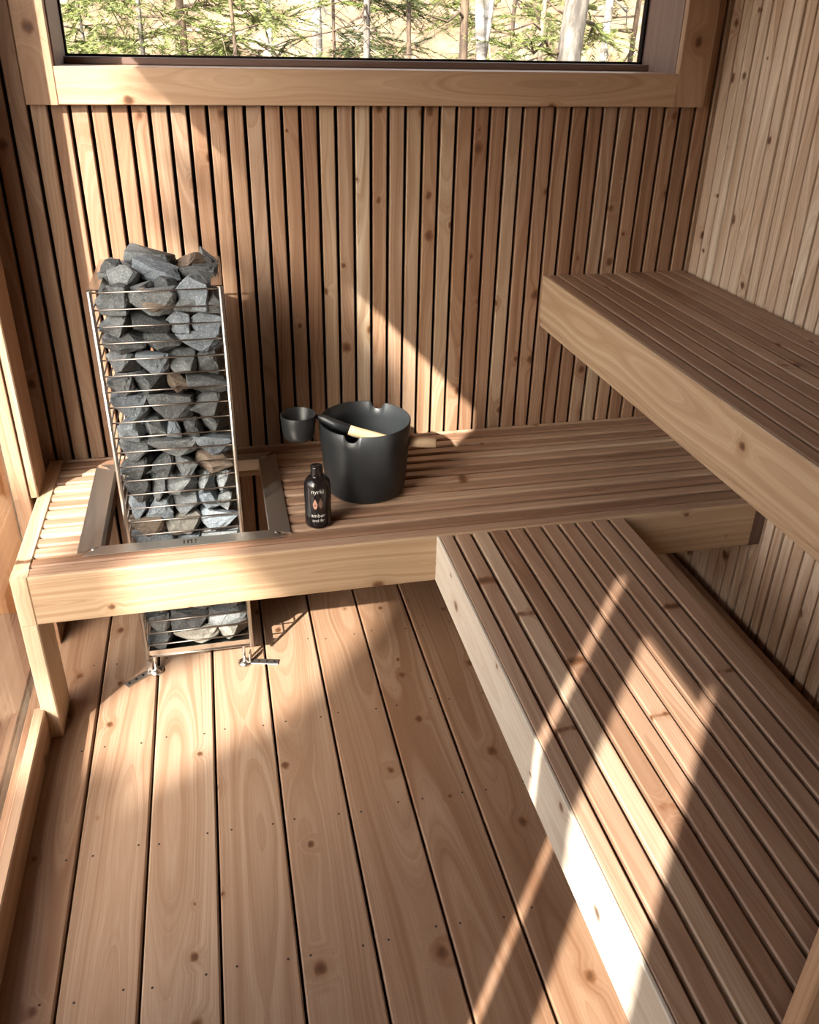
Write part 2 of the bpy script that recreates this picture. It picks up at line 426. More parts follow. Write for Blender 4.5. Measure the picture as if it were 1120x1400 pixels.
# back window: casing boards, jambs, dark frame, pane
w1 = struct_empty('window_1', (.95, YW, WZ0))
YC = 2.1795
f = MB(); f.board(.112, WX0, YC, YW, 1.367, 2.11, ax=2, ch=.002, tone=.30); f.build('casing_board', M['trim'], w1)
f = MB(); f.board(WX1, 1.816, YC, YW, 1.367, 2.11, ax=2, ch=.002, tone=.45); f.build('casing_board', M['trim'], w1)
f = MB(); f.board(WX0 + .0005, WX1 - .0005, YC, YW, 1.367, WZ0, ax=0, ch=.002, tone=.95); f.build('casing_board', M['trim'], w1)
f = MB(); f.board(WX0 + .0005, WX1 - .0005, YC, YW, WZ1, 2.11, ax=0, ch=.002, tone=.6); f.build('casing_board', M['trim'], w1)
YG = 2.40
f = MB()
f.board(WX0 - .018, WX0 + .003, YW - .004, YG + .03, WZ0 - .02, WZ1, ax=2, tone=.3)
f.board(WX1 - .002, WX1 + .02, YW - .004, YG + .03, WZ0 - .02, WZ1, ax=2, tone=.6)
f.board(WX0, WX1, YW - .004, YG + .03, WZ1, WZ1 + .02, ax=0, tone=.4)
f.build('jamb', M['weathered'], w1)
f = MB(); f.board(WX0, WX1, YW - .004, YG + .03, WZ0 - .02, WZ0 - .001, ax=0, tone=.5); f.build('sill', M['trim'], w1)
f = MB()
f.board(WX0, WX1, YG - .05, YG + .02, WZ0 - .0005, WZ0 + .0155, ax=0, tone=.2)
f.build('bottom_rail', M['weathered'], w1)
f = MB()
for (a, b, c, e) in ((WX0 + .002, WX1 - .002, WZ0 + .014, WZ0 + .021), (WX0 + .002, WX1 - .002, WZ1 - .006, WZ1)): f.box(a, b, YG - .006, YG + .012, c, e)
for (a, b) in ((WX0 + .002, WX0 + .007), (WX1 - .008, WX1 - .002)): f.box(a, b, YG - .006, YG + .012, WZ0 + .014, WZ1)
f.build('gasket', M['black'], w1)
g = MB(); g.box(WX0, WX1, YG, YG + .006, WZ0 + .01, WZ1); g.build('pane', M['glass'], w1)

# skirting boards
b = MB(); b.board(-.012, .014, -.255, 1.6155, .0, .09, ax=1, ch=.003, tone=.5); struct(b.build('baseboard_left', M['trim']))
b = MB(); b.board(1.808, 1.836, YFRONT, YW - .001, .0, .09, ax=1, ch=.003, tone=.35); struct(b.build('baseboard_right', M['trim']))

# ================================================================== BENCHES
SL = PITCH; SG = 0.0075
# opening for the heater in the corner bench
HX0, HX1, HY0, HY1 = .185, .573, 1.708, 2.100
rb = thing('sauna_bench', (.93, 1.9, 0), 'long low cedar bench along the window wall holding the stone heater and bucket', 'bench')
s = MB()
s.board(.0425, XR - .003, YF + .0085, YF + .038, ZB - .042, ZB, ax=0, ch=.0015, tone=.55)
y = YF + .038 + SG
k = 0
while y < YW - .008:
    y1 = min(y + SL - .0112, YW - .002)
    xa, xb_ = .0425, XR - .003
    t = (.15, .62, .30, .85, .42, .70, .18, .58, .92, .35, .66, .22, .75)[k % 13]
    if y1 > HY0 - .01 and y < HY1 + .01:
        s.board(xa, HX0 - .002, y, y1, ZB - .042, ZB, ax=0, ch=.004, tone=t + .15)
        s.board(HX1 + .002, xb_, y, y1, ZB - .042, ZB, ax=0, ch=.004, tone=t)
    else:
        s.board(xa, xb_, y, y1, ZB - .042, ZB, ax=0, ch=.004, tone=t)
    y += SL; k += 1
s.build('seat', M['bench'], rb)
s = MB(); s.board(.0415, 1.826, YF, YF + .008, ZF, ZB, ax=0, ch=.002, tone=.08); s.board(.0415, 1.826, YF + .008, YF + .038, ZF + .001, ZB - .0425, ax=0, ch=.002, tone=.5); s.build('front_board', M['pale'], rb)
s = MB(); s.board(.004, .041, YF + .0385, YW - .002, ZF, ZB, ax=1, ch=.003, tone=.75); s.build('end_board', M['pale'], rb)
s = MB(); s.board(.004, .041, YF, YF + .038, ZF + .0, ZB, ax=2, ch=.003, tone=.75); s.board(.004, .041, YF, YF + .134, .0, ZF - .0005, ax=2, ch=.003, tone=.75)
s.build('leg', M['pale'], rb)
s = MB(); s.board(1.8265, XR - .001, YF + .004, YF + .045, ZF - .004, ZB - .03, ax=2, tone=.1); s.build('support_block', M['weathered'], rb)
s = MB(); s.board(.0425, XR - .003, YW - .036, YW - .001, ZB - .082, ZB - .0425, ax=0, tone=.6); s.build('cleat', M['pale'], rb)
s = MB(); s.board(HX0 - .05, HX0 - .004, YF + .0385, YW - .037, ZB - .082, ZB - .0425, ax=1, tone=.4); s.build('bearer', M['bench'], rb); s = MB(); s.board(HX1 + .004, HX1 + .05, YF + .0385, YW - .037, ZB - .082, ZB - .0425, ax=1, tone=.4)
s.build('bearer', M['bench'], rb)

pb = thing('sauna_bench', (1.2, .8, 0), 'low slatted bench running toward the viewer, its end butting the window bench', 'bench')
BYE = -.75
s = MB(); s.board(XB + .0085, XB + .038, BYE, YF - .001, ZB - .042, ZB, ax=1, ch=.002, tone=.75); x = XB + .038 + SG; i = 0
bt = [.55, .95, .25, .4, .45, .55, .5, .62, .5, .45]
while x < XB2 - .01:
    s.board(x, min(x + SL - SG, XB2), BYE, YF - .001, ZB - .042, ZB, ax=1, ch=.0025, tone=bt[i % 10] + rnd.uniform(-.05, .05)); x += SL; i += 1
s.build('seat', M['bench'], pb)
s = MB(); s.board(XB, XB + .008, BYE, YF - .001, ZF, ZB, ax=1, ch=.002, tone=.8); s.board(XB + .008, XB + .038, BYE, YF - .001, ZF + .001, ZB - .0430, ax=1, ch=.002, tone=.8); s.build('front_board', M['white'], pb)  # white mix holds the bounced light in its colour
s = MB()
s.board(XB2 - .045, XB2 - .008, BYE, YF - .001, ZF + .02, ZB - .0425, ax=1, tone=.3); s.build('rear_bearer', M['bench'], pb)
for yy in (-.6, .35, 1.4):
    s = MB(); s.board(XB + .04, XB2 - .046, yy, yy + .038, ZF + .02, ZB - .0425, ax=0, tone=.4); s.build('cross_bearer', M['bench'], pb)
for xx in (XB + .0385, XB2 - .083):
    for yy in (-.56, .39):
        s = MB(); s.board(xx, xx + .037, yy, yy + .085, 0, ZB - .0425, ax=2, tone=.3); s.build('leg', M['bench'], pb)

ub = thing('sauna_bench', (1.64, 1, ZUF), 'high slatted bench fixed along the right wall with a deep pale front board', 'bench')
s = MB(); s.board(XU + .0085, XU + .038, BYE, YW - .002, ZU - .026, ZU, ax=1, ch=.002, tone=.4); x = XU + .038 + SG; i = 0
while x < XR - .012:
    s.board(x, min(x + SL - SG, XR - .002), BYE, YW - .002, ZU - .026, ZU, ax=1, ch=.002, tone=[.35, .6, .3, .4, .75, .25, .5, .45, .6, .55][i % 10]); x += SL; i += 1
s.build('seat', M['bench'], ub)
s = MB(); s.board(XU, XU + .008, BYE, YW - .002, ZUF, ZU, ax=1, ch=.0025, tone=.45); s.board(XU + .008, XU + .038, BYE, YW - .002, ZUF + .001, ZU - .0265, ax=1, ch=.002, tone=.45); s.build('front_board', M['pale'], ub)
s = MB(); s.board(XU + .003, XU + .06, BYE, YW - .002, ZUF - .021, ZUF - .0005, ax=1, ch=.003, tone=.3); s.build('lower_batten', M['pale'], ub)
s = MB(); s.board(XR - .04, XR - .001, BYE, YW - .002, ZUF + .02, ZU - .0265, ax=1, tone=.3); s.build('cleat', M['bench'], ub)
for yy in (-.5, .5, 1.4):
    s = MB(); s.board(XU + .039, XR - .041, yy, yy + .038, ZUF + .02, ZU - .0265, ax=0, tone=.4); s.build('cross_bearer', M['bench'], ub)

up = MB(); up.board(.93, .985, .2685, .288, 0, .98, ax=2, ch=.002, tone=.5)
tag(up.build('upright_board', M['trim']), 'upright wooden board cut off by the bottom right corner, in front of the low bench', 'board')

# ================================================================== HEATER
EX0, EX1, EY0, EY1, EZ0, EZ1 = .238, .508, 1.790, 2.062, .062, 1.032
ht = thing('sauna_heater', (.373, 1.926, 0), 'tall square steel wire heater cage packed with grey stones, standing through the bench', 'heater')
R_ = .0052
for (x, y) in ((EX0, EY0), (EX1, EY0), (EX0, EY1), (EX1, EY1)):
    s = MB(); s.tube([(x, y, EZ0 - .004), (x, y, EZ1 + .004)], R_, 10); s.build('post', M['wire'], ht)
NR = 26
for k in range(NR + 1):
    z = EZ1 - k * (EZ1 - EZ0) / NR
    s = MB(); q = .003
    e = .006
    s.tube([(EX0 - e, EY0 + q, z), (EX1 + e, EY0 + q, z)], .0019, 6); s.tube([(EX0 - e, EY1 - q, z), (EX1 + e, EY1 - q, z)], .0019, 6)
    s.tube([(EX0 + q, EY0 - e * .3, z + .004), (EX0 + q, EY1 + e, z + .004)], .0019, 6); s.tube([(EX1 - q, EY0 - e * .3, z + .004), (EX1 - q, EY1 + e, z + .004)], .0019, 6)
    s.build('wire_ring', M['ring'], ht)
for (xa, xb_) in ((EX0 - .004, EX0 + .020), (EX1 - .020, EX1 + .004)):
    s = MB(); s.board(xa, xb_, EY0 - .002, EY1 + .002, EZ1 + .006, EZ1 + .0085, ax=1, ch=.0004); s.build('rim_plate', M['steel'], ht)
s = MB(); s.board(EX0 + .002, EX1 - .002, EY0 + .002, EY1 - .002, EZ0 - .003, EZ0 + .001, ax=0, ch=.0005)
s.board(EX0 + .004, EX1 - .004, EY0 + .0045, EY0 + .0065, EZ0, EZ0 + .018, ax=0, ch=.0003)
s.build('base_plate', M['steel'], ht)
for (x, y) in ((.252, 1.806), (.486, 1.796), (.252, 2.045), (.486, 2.045)):
    s = MB(); s.lathe([(.0001, .0), (.019, 0), (.019, .004), (.012, .009), (.0042, .012), (.0042, EZ0 - .003)], (x, y, .0005), 20); s.build('foot', M['steel'], ht)
def angle_plate(x, y, rot, ln):
    s = MB(); n0 = len(s.v)
    s.board(0, ln, -.010, .010, .001, .004, ax=0, ch=.0004)
    s.board(-.002, .001, -.010, .010, .001, .036, ax=2, ch=.0004)
    for j in range(3): s.lathe([(.0001, .0012), (.0036, .0012), (.0036, .0)], (ln * (.3 + .28 * j), 0, .0034), 10, mat=1)
    m = Matrix.Translation((x, y, 0)) @ Matrix.Rotation(rot, 4, 'Z')
    s.v = [tuple(m @ Vector(p)) for p in s.v]
    return s.build('floor_bracket', [M['brushed'], M['black']], ht)
angle_plate(.236, 1.808, math.radians(218), .075); angle_plate(.502, 1.796, math.radians(-14), .075)
s = MB(); s.lathe([(.0001, .012), (.014, .012), (.0155, .016), (.0155, EZ0 - .003)], (.373, 1.86, 0), 20); s.build('cable_gland', simple('grey plastic', (.22, .22, .22), .5), ht)

# engraved flange round the opening in the bench
fg = thing('heater_flange', (.38, 1.90, ZB), 'square brushed steel flange lying on the bench around the stone heater', 'flange')
def flange_piece(o1, o2, i2, i1):
    zt = ZB + .0022; th = .0016
    pts = [o1, o2, i2, i1]; zz = [zt + .002, zt + .002, zt + .001, zt + .001]
    s = MB(); vs = [(p[0], p[1], z) for p, z in zip(pts, zz)] + [(p[0], p[1], z - th) for p, z in zip(pts, zz)]
    s.raw(vs, [(0, 1, 2, 3), (7, 6, 5, 4), (0, 4, 5, 1), (1, 5, 6, 2), (2, 6, 7, 3), (3, 7, 4, 0)])
    return s
OX0, OX1, OY0, OY1 = .136, .622, 1.670, 2.138
c = .012
LB, RB = (OX0, OY1 - c), (OX1, OY1 - c)
pieces = [((OX0, OY0 + c), (OX0, OY1 - c), (HX0, HY1), (HX0, HY0)),
          ((OX1, OY1 - c), (OX1, OY0 + c), (HX1, HY0), (HX1, HY1)),
          ((OX1 - c, OY0), (OX0 + c, OY0), (HX0, HY0 - .0), (HX1, HY0 - .0)),
          ((OX0 + c, OY1), (OX1 - c, OY1), (HX1, HY1), (HX0, HY1))]
for pc in pieces: fix_normals(flange_piece(*pc).build('flange_side', M['brushed'], fg))
s = MB()
for (a, b_) in ((( HX0, HY0), (HX1, HY0)), ((HX1, HY0), (HX1, HY1)), ((HX1, HY1), (HX0, HY1)), ((HX0, HY1), (HX0, HY0))):
    x0, x1 = sorted((a[0], b_[0])); y0, y1 = sorted((a[1], b_[1]))
    s.box(x0 - .0006, x1 + .0006, y0 - .0006, y1 + .0006, ZB - .03, ZB + .0016)
s.build('inner_skirt', M['brushed'], fg)
for (x, y) in ((HX0 - .014, HY0 - .012), (HX1 + .016, HY0 - .012), (HX0 - .014, HY1 + .012), (HX1 + .016, HY1 + .012)):
    s = MB(); s.lathe([(.0001, .0056), (.004, .005), (.0055, .0035)], (x, y, ZB), 12); s.build('screw', M['wire'], fg)
# engraved mark on the front strip: U, n and two dots
s = MB(); z0 = ZB + .0034; x = .372; y0 = HY0 - .030
def bar(a, b_, c_, d_): s.box(x + a, x + b_, y0 + c_, y0 + d_, z0, z0 + .0005)
bar(0, .0032, 0, .020); bar(.0032, .0085, 0, .0035); bar(.0085, .0118, 0, .020)
bar(.0118, .0175, .0165, .020); bar(.0175, .0205, 0, .020)
bar(.0262, .0295, .013, .020); bar(.0262, .0295, .0, .008)
s.build('engraved_mark', M['black'], fg)

# ------------------------------------------------------------------ stones
def rock_mesh(seed, name):
    r = random.Random(seed); bm = bmesh.new()
    n = r.randint(13, 20)
    for _ in range(n):
        v = Vector((r.gauss(0, 1), r.gauss(0, 1), r.gauss(0, 1))).normalized()
        # push towards a blocky form
        mx = max(abs(c) for c in v); v = v.lerp(v / mx, r.uniform(.45, .95))
        bm.verts.new(v)
    res = bmesh.ops.convex_hull(bm, input=bm.verts[:])
    bmesh.ops.delete(bm, geom=[e for e in res['geom_interior'] if isinstance(e, bmesh.types.BMVert)], context='VERTS')
    bmesh.ops.dissolve_limit(bm, angle_limit=.12, verts=bm.verts[:], edges=bm.edges[:])
    bmesh.ops.bevel(bm, geom=bm.edges[:], offset=.055, segments=2, profile=.6, affect='EDGES', clamp_overlap=True)
    bmesh.ops.triangulate(bm, faces=bm.faces[:])
    bmesh.ops.subdivide_edges(bm, edges=[e for e in bm.edges if e.calc_length() > .32], cuts=2, use_grid_fill=True)
    bmesh.ops.triangulate(bm, faces=bm.faces[:])
    off = Vector((r.uniform(0, 50), r.uniform(0, 50), r.uniform(0, 50)))
    for v in bm.verts:
        nn = mnoise.noise(v.co * 1.7 + off) * .10 + mnoise.noise(v.co * 5 + off) * .06
        v.co *= 1 + nn
    lo = [min(v.co[i] for v in bm.verts) for i in range(3)]; hi = [max(v.co[i] for v in bm.verts) for i in range(3)]
    for v in bm.verts:
        v.co = Vector(((v.co[i] - lo[i]) / (hi[i] - lo[i]) - .5 for i in range(3)))
    bmesh.ops.recalc_face_normals(bm, faces=bm.faces[:])
    me = bpy.data.meshes.new(name); bm.to_mesh(me); bm.free()
    return me
ROCKS = [rock_mesh(100 + i, 'sauna_stone') for i in range(16)]
ROCKM = {}
def rock(i, mat):
    key = (i, mat)
    if key not in ROCKM:
        me = ROCKS[i].copy(); me.name = 'sauna_stone'; me.materials.clear(); me.materials.append(M[mat]); ROCKM[key] = me
    return ROCKM[key]
MATW = ['stone_grey'] * 5 + ['stone_dark'] * 3 + ['stone_blue'] * 3 + ['stone_brown'] * 1 + ['stone_pale'] * 1
CN = {'stone_grey': 'grey', 'stone_dark': 'charcoal', 'stone_blue': 'blue-grey', 'stone_brown': 'brown', 'stone_pale': 'pale'}
ORD = ['top', 'second', 'third', 'fourth', 'fifth', 'sixth', 'seventh', 'eighth', 'ninth', 'tenth', 'eleventh', 'twelfth', 'thirteenth', 'fourteenth', 'fifteenth', 'sixteenth', 'seventeenth', 'eighteenth', 'nineteenth', 'twentieth']
PLACE = {2: ['left', 'right'], 3: ['left', 'middle', 'right'], 4: ['leftmost', 'left of centre', 'right of centre', 'rightmost'],
         5: ['leftmost', 'left of centre', 'middle', 'right of centre', 'rightmost']}
def put_stone(c, size, rot, mat, label, group):
    o = bpy.data.objects.new('sauna_stone', rock(rnd.randrange(16), mat)); COL.objects.link(o)
    o.location = c; o.scale = size; o.rotation_euler = rot
    return tag(o, label, 'stone', group)
ix0, ix1, iy0 = EX0 + .0075, EX1 - .0075, EY0 + .0075
z = EZ0 + .004; row = 0; rows = []
while z < EZ1 - .03:
    h = rnd.uniform(.044, .070)
    if z + h > EZ1 - .028: h = EZ1 - .002 - z
    rows.append((z, h)); z += h
nrow = len(rows)
for r_i, (z, h) in enumerate(rows):
    n = rnd.choice((3, 3, 4, 4, 5)); ws = [rnd.uniform(.7, 1.5) for _ in range(n)]; tot = sum(ws); x = ix0
    rn = nrow - 1 - r_i
    for k, w in enumerate(ws):
        wd = w / tot * (ix1 - ix0)
        mat = rnd.choice(MATW)
        dp = rnd.uniform(.070, .085)
        hz = h * rnd.uniform(.95, 1.03)
        lab = f'{CN[mat]} stone behind the front wires, {PLACE[n][k]} in the {ORD[rn]} row from the top'
        put_stone((x + wd / 2, iy0 + dp / 2 + rnd.uniform(0, .006), z + h / 2 + rnd.uniform(-.003, .003)), (wd * 1.16, dp, hz * 1.17),
                  (rnd.uniform(-.12, .12), rnd.uniform(-.10, .10), rnd.uniform(-.06, .06)), mat, lab, 'stones packed in the heater cage')
        x += wd
# the heap on top
tops = [((.283, 1.840, 1.040), (.085, .075, .055), 'stone_dark', 'charcoal wedge stone heaped at the front left of the heater top'),
        ((.300, 1.872, 1.062), (.070, .060, .075), 'stone_grey', 'grey upright stone just behind the front left of the heap'),
        ((.276, 1.925, 1.058), (.080, .075, .085), 'stone_dark', 'dark tilted stone standing proud at the left of the heap'),
        ((.272, 2.000, 1.050), (.060, .090, .060), 'stone_blue', 'blue-grey stone at the back left of the heap'),
        ((.372, 1.905, 1.072), (.125, .062, .050), 'stone_blue', 'long blue-grey stone lying across the middle of the heap'),
        ((.362, 1.982, 1.082), (.115, .085, .078), 'stone_dark', 'large dark rounded stone topping the back of the heap'),
        ((.440, 1.990, 1.065), (.090, .085, .062), 'stone_brown', 'brownish dark stone at the back right of the heap'),
        ((.447, 1.822, 1.048), (.078, .055, .082), 'stone_blue', 'blue-grey block stone resting on the top front wire at right'),
        ((.365, 1.826, 1.030), (.090, .060, .046), 'stone_brown', 'low brown stone at the middle front of the heap'),
        ((.478, 1.900, 1.060), (.055, .090, .060), 'stone_dark', 'dark stone wedged at the right edge of the heap'),
        ((.483, 2.025, 1.062), (.045, .055, .070), 'stone_grey', 'small grey stone peaking at the far right corner of the heap'),
        ((.420, 1.935, 1.046), (.070, .070, .050), 'stone_grey', 'grey stone sunk in the middle right of the heap'),
        ((.330, 2.034, 1.060), (.070, .050, .055), 'stone_grey', 'grey stone behind the left of the large dark one'),
        ((.325, 1.868, 1.036), (.085, .060, .050), 'stone_grey', 'squat grey stone under the left end of the long blue-grey one'),
        ((.396, 1.862, 1.052), (.060, .045, .040), 'stone_dark', 'small charcoal stone in front of the long blue-grey one')]
for c, sz, mat, lab in tops:
    put_stone((c[0], c[1], c[2] - .028), sz, (rnd.uniform(-.35, .35), rnd.uniform(-.35, .35), rnd.uniform(-.5, .5)), mat, lab, 'stones heaped on the heater')
# the fill deeper in the cage, which nobody could count
bm = bmesh.new()
def add_rock(c, sz, rot):
    b0 = len(bm.verts); bm.from_mesh(ROCKS[rnd.randrange(16)]); bm.verts.ensure_lookup_table()
    mt = Matrix.Translation(c) @ Euler(rot).to_matrix().to_4x4() @ Matrix.Diagonal((*sz, 1))
    for v in bm.verts[b0:]: v.co = mt @ v.co
z = EZ0 + .004
while z < EZ1 - .02:
    h = .058
    for (ya, yb) in ((iy0 + .09, iy0 + .165), (iy0 + .17, EY1 - .0075)):
        x = ix0; n = 3
        for k in range(n):
            wd = (ix1 - ix0) / n
            add_rock((x + wd / 2, (ya + yb) / 2, z + h / 2), (wd * 1.04, (yb - ya) * 1.03, h * 1.08), (rnd.uniform(-.12, .12), rnd.uniform(-.1, .1), rnd.uniform(-.08, .08))); x += wd
    z += h
me = bpy.data.meshes.new('stone_fill'); bm.to_mesh(me); bm.free(); me.materials.append(M['stone_dark'])
o = bpy.data.objects.new('stone_fill', me); COL.objects.link(o); o['kind'] = 'stuff'
tag(o, 'dark stones deeper inside the heater cage, behind the front layer', 'stones')

# ================================================================== BUCKET, LADLE, BOTTLE
M['bucket'] = simple('black powder coat', (.019, .021, .023), .38, spec=.5)
M['bucketin'] = M['bucket']
BC = Vector((.838, 1.886, ZB + .001)); BH = .197; RB0, RT = .104, .117
bk = thing('sauna_bucket', BC, 'round black metal bucket with two rim notches and a wooden side peg', 'bucket')
n = 160; s = MB(); vs = []; fs = []
def ang(px, py): return math.atan2(py - BC.y, px - BC.x)
notch = [ang(.786, 1.782), ang(.892, 1.992)]
def rim_cut(a):
    cut = 0
    for na in notch:
        dd = (a - na + PI) % (2 * PI) - PI; arc = dd * RT
        if abs(arc) < .0185: cut = max(cut, math.sqrt(.0185 ** 2 - arc ** 2) * 1.0)
    return cut
prof = [(.0001, 0, 0), (RB0 - .016, 0, 0), (RB0 - .006, .003, 0), (RB0, .012, 0)]
for j in range(1, 9): prof.append((RB0 + (RT - RB0) * j / 9, .012 + (BH - .032) * j / 9 * .98, 0))
prof += [(RT, BH - .0006, 1), (RT - .0008, BH, 1), (RT - .0022, BH, 1), (RT - .003, BH - .0006, 1)]
for j in range(8, 0, -1): prof.append((RB0 - .003 + (RT - RB0) * j / 9, .012 + (BH - .032) * j / 9 * .98, 0))
prof += [(RB0 - .005, .010, 0), (.0001, .006, 0)]
for (r, zz, top) in prof:
    for k in range(n):
        a = 2 * PI * k / n; cz = zz - (rim_cut(a) if top else 0)
        rr = r - (RT - RB0) * (rim_cut(a) / BH if top else 0)
        vs.append((BC.x + rr * math.cos(a), BC.y + rr * math.sin(a), BC.z + cz))
for i in range(len(prof) - 1):
    for k in range(n): fs.append((i * n + k, i * n + (k + 1) % n, (i + 1) * n + (k + 1) % n, (i + 1) * n + k))
s.raw(vs, fs, 0, None, .5, True); s.build('body', M['bucket'], bk)
s = MB(); d1 = Vector((.9475, 1.852, ZB + .139)); d2 = Vector((1.014, 1.833, ZB + .138))
s.tube([d1, d1.lerp(d2, .5), d2 - (d2 - d1).normalized() * .002, d2], [.0135, .0135, .0135, .0115], 20, tone=.3); s.build('side_handle', M['pale'], bk)

ld = thing('ladle', (.672, 1.893, .615), 'black cup ladle with pale wooden handle propped across the bucket rim', 'ladle')
s = MB(); cc = (.670, 1.893, .6165)
s.lathe([(.0001, 0), (.028, 0), (.036, .004), (.040, .014), (.0445, .066), (.0438, .067), (.0425, .066), (.038, .015), (.030, .006), (.0001, .005)], cc, 48)
s.build('cup', M['bucket'], ld)
s = MB(); h0 = Vector((.712, 1.893, .6735)); h1 = Vector((.722, 1.889, .6715)); h2 = Vector((.757, 1.872, .658)); h3 = Vector((.806, 1.853, .6405)); h4 = Vector((.918, 1.858, .598))
hm = h2.lerp(h3, .75)
s.tube([h0, h1, Vector((.733, 1.884, .669)), h2, hm], [.004, .0075, .0105, .0125, .0128], 14); s.build('neck', M['bucket'], ld)
s = MB(); s.tube([hm, h3, h4 - (h4 - h3).normalized() * .004, h4], [.0128, .0135, .0135, .010], 16, tone=.7); s.build('handle', M['birch'], ld)

BO = Vector((.693, 1.722, ZB + .001))
m_, nt = new_mat('black bottle plastic')
principled(nt, **{'Base Color': (.010, .008, .008, 1), 'Roughness': .16, 'Specular IOR Level': .6}); M['bottle'] = m_
bo = thing('bottle', BO, 'small glossy black bottle with printed drops standing before the bucket', 'bottle')
s = MB(); s.lathe([(.0001, 0), (.028, 0), (.0315, .004), (.032, .010), (.032, .108), (.030, .118), (.024, .126), (.0165, .130), (.0135, .131), (.0135, .134)], BO, 40); s.build('body', M['bottle'], bo)
s = MB(); s.lathe([(.0145, .133), (.0147, .134), (.0147, .155), (.0138, .1575), (.0001, .158)], BO, 28); s.build('cap', M['bottle'], bo)
# print on the front of the bottle, wrapped on its cylinder
M['print'] = simple('pale print', (.62, .60, .56), .5)
M['copper'] = simple('copper print', (.60, .33, .24), .4, .3)
M['copperdim'] = simple('dim copper print', (.20, .12, .09), .4, .3)
fa = math.atan2(CAM.y - BO.y, CAM.x - BO.x)
def wrap(mesh, zc, sc):
    for v in mesh.vertices:
        a = fa + v.co.x * sc / .0322; rr = .0322 + v.co.z * .0002
        v.co = Vector((BO.x + rr * math.cos(a), BO.y + rr * math.sin(a), BO.z + zc + v.co.y * sc))
def text(body, zc, sc, mat, nm):
    cu = bpy.data.curves.new(nm, 'FONT'); cu.body = body; cu.align_x = 'CENTER'; cu.extrude = 0.4; cu.resolution_u = 3
    tmp = bpy.data.objects.new('tmp', cu); me = bpy.data.meshes.new_from_object(tmp); bpy.data.objects.remove(tmp); bpy.data.curves.remove(cu)
    me.materials.clear(); me.materials.append(mat); wrap(me, zc, sc); me.name = nm
    o = bpy.data.objects.new(nm, me); COL.objects.link(o); o.parent = bo; o.matrix_parent_inverse = Matrix.Translation(-bo.location)
    return o
text('nyrki', .098, .0155, M['print'], 'lettering'); text('amber', .034, .0135, M['print'], 'lettering'); text('and fir', .021, .0115, M['print'], 'lettering')
def drop(x, zc, w, h, mat):
    s = MB(); pts = []
    for k in range(20):
        a = 2 * PI * k / 20; yy = math.cos(a); xx = math.sin(a) * w * (.5 - .42 * max(0, yy)) * 1.0
        pts.append((xx + x, zc + yy * h / 2))
    vs = []
    for (px, pz) in pts:
        a = fa + px / .0322; vs.append((BO.x + .0323 * math.cos(a), BO.y + .0323 * math.sin(a), BO.z + pz))
    s.raw(vs, [tuple(range(20))]); return s.build('printed_drop', mat, bo)
drop(-.0065, .070, .011, .028, M['copper']); drop(.0065, .072, .010, .028, M['copperdim'])

# ================================================================== OUTSIDE
def leaf_mat(name, a, b):
    m, nt = new_mat(name); geo = N(nt, 'ShaderNodeNewGeometry')
    c = mix(nt, geo.outputs['Random Per Island'], a, b)
    p = principled(nt, **{'Base Color': c, 'Roughness': .6, 'Specular IOR Level': .2})
    return m
M['needle'] = leaf_mat('spruce needles', (.05, .07, .02), (.20, .22, .07))
M['needledark'] = leaf_mat('dark needles', (.02, .03, .013), (.08, .095, .035))
M['twig'] = leaf_mat('dry twigs', (.10, .075, .055), (.30, .25, .19))
def bark(name, a, b, sc, stretch):
    m, nt = new_mat(name); tc = N(nt, 'ShaderNodeTexCoord')
    mp = N(nt, 'ShaderNodeMapping'); mp.inputs['Scale'].default_value = stretch; L(nt, tc.outputs['Object'], mp.inputs[0])
    no = N(nt, 'ShaderNodeTexNoise', i_Scale=sc, i_Detail=5.0, i_Roughness=.65); L(nt, mp.outputs[0], no.inputs['Vector'])
    c = mix(nt, mrange(nt, no.outputs[0], .38, .62), a, b)
    bp = N(nt, 'ShaderNodeBump', i_Strength=.6, i_Distance=.02); L(nt, no.outputs[0], bp.inputs['Height'])
    p = principled(nt, **{'Base Color': c, 'Roughness': .85}); L(nt, bp.outputs[0], p.inputs['Normal'])
    return m
M['birchbark'] = bark('birch bark', (.13, .115, .10), (.38, .365, .34), 5, (1, 1, 3.5))
M['greybark'] = bark('grey bark', (.055, .047, .04), (.17, .15, .13), 9, (2, 2, .5))
M['brownbark'] = bark('brown bark', (.04, .026, .018), (.14, .095, .06), 9, (2, 2, .6))
def ground_mat():
    m, nt = new_mat('leaf litter'); geo = N(nt, 'ShaderNodeNewGeometry')
    n1 = N(nt, 'ShaderNodeTexNoise', i_Scale=1.6, i_Detail=6.0, i_Roughness=.7); L(nt, geo.outputs['Position'], n1.inputs['Vector'])
    n2 = N(nt, 'ShaderNodeTexVoronoi', i_Scale=22.0); L(nt, geo.outputs['Position'], n2.inputs['Vector'])
    c = ramp(nt, n1.outputs[0], [(.3, (.05, .038, .025)), (.45, (.13, .10, .07)), (.58, (.21, .175, .135)), (.70, (.46, .43, .38))])
    sc = N(nt, 'ShaderNodeSeparateColor'); L(nt, n2.outputs['Color'], sc.inputs[0])
    c = mix(nt, math_n(nt, 'MULTIPLY', sc.outputs[0], .6), c, (.28, .18, .10))
    principled(nt, **{'Base Color': c, 'Roughness': .95, 'Specular IOR Level': .1}); return m
M['ground'] = ground_mat()
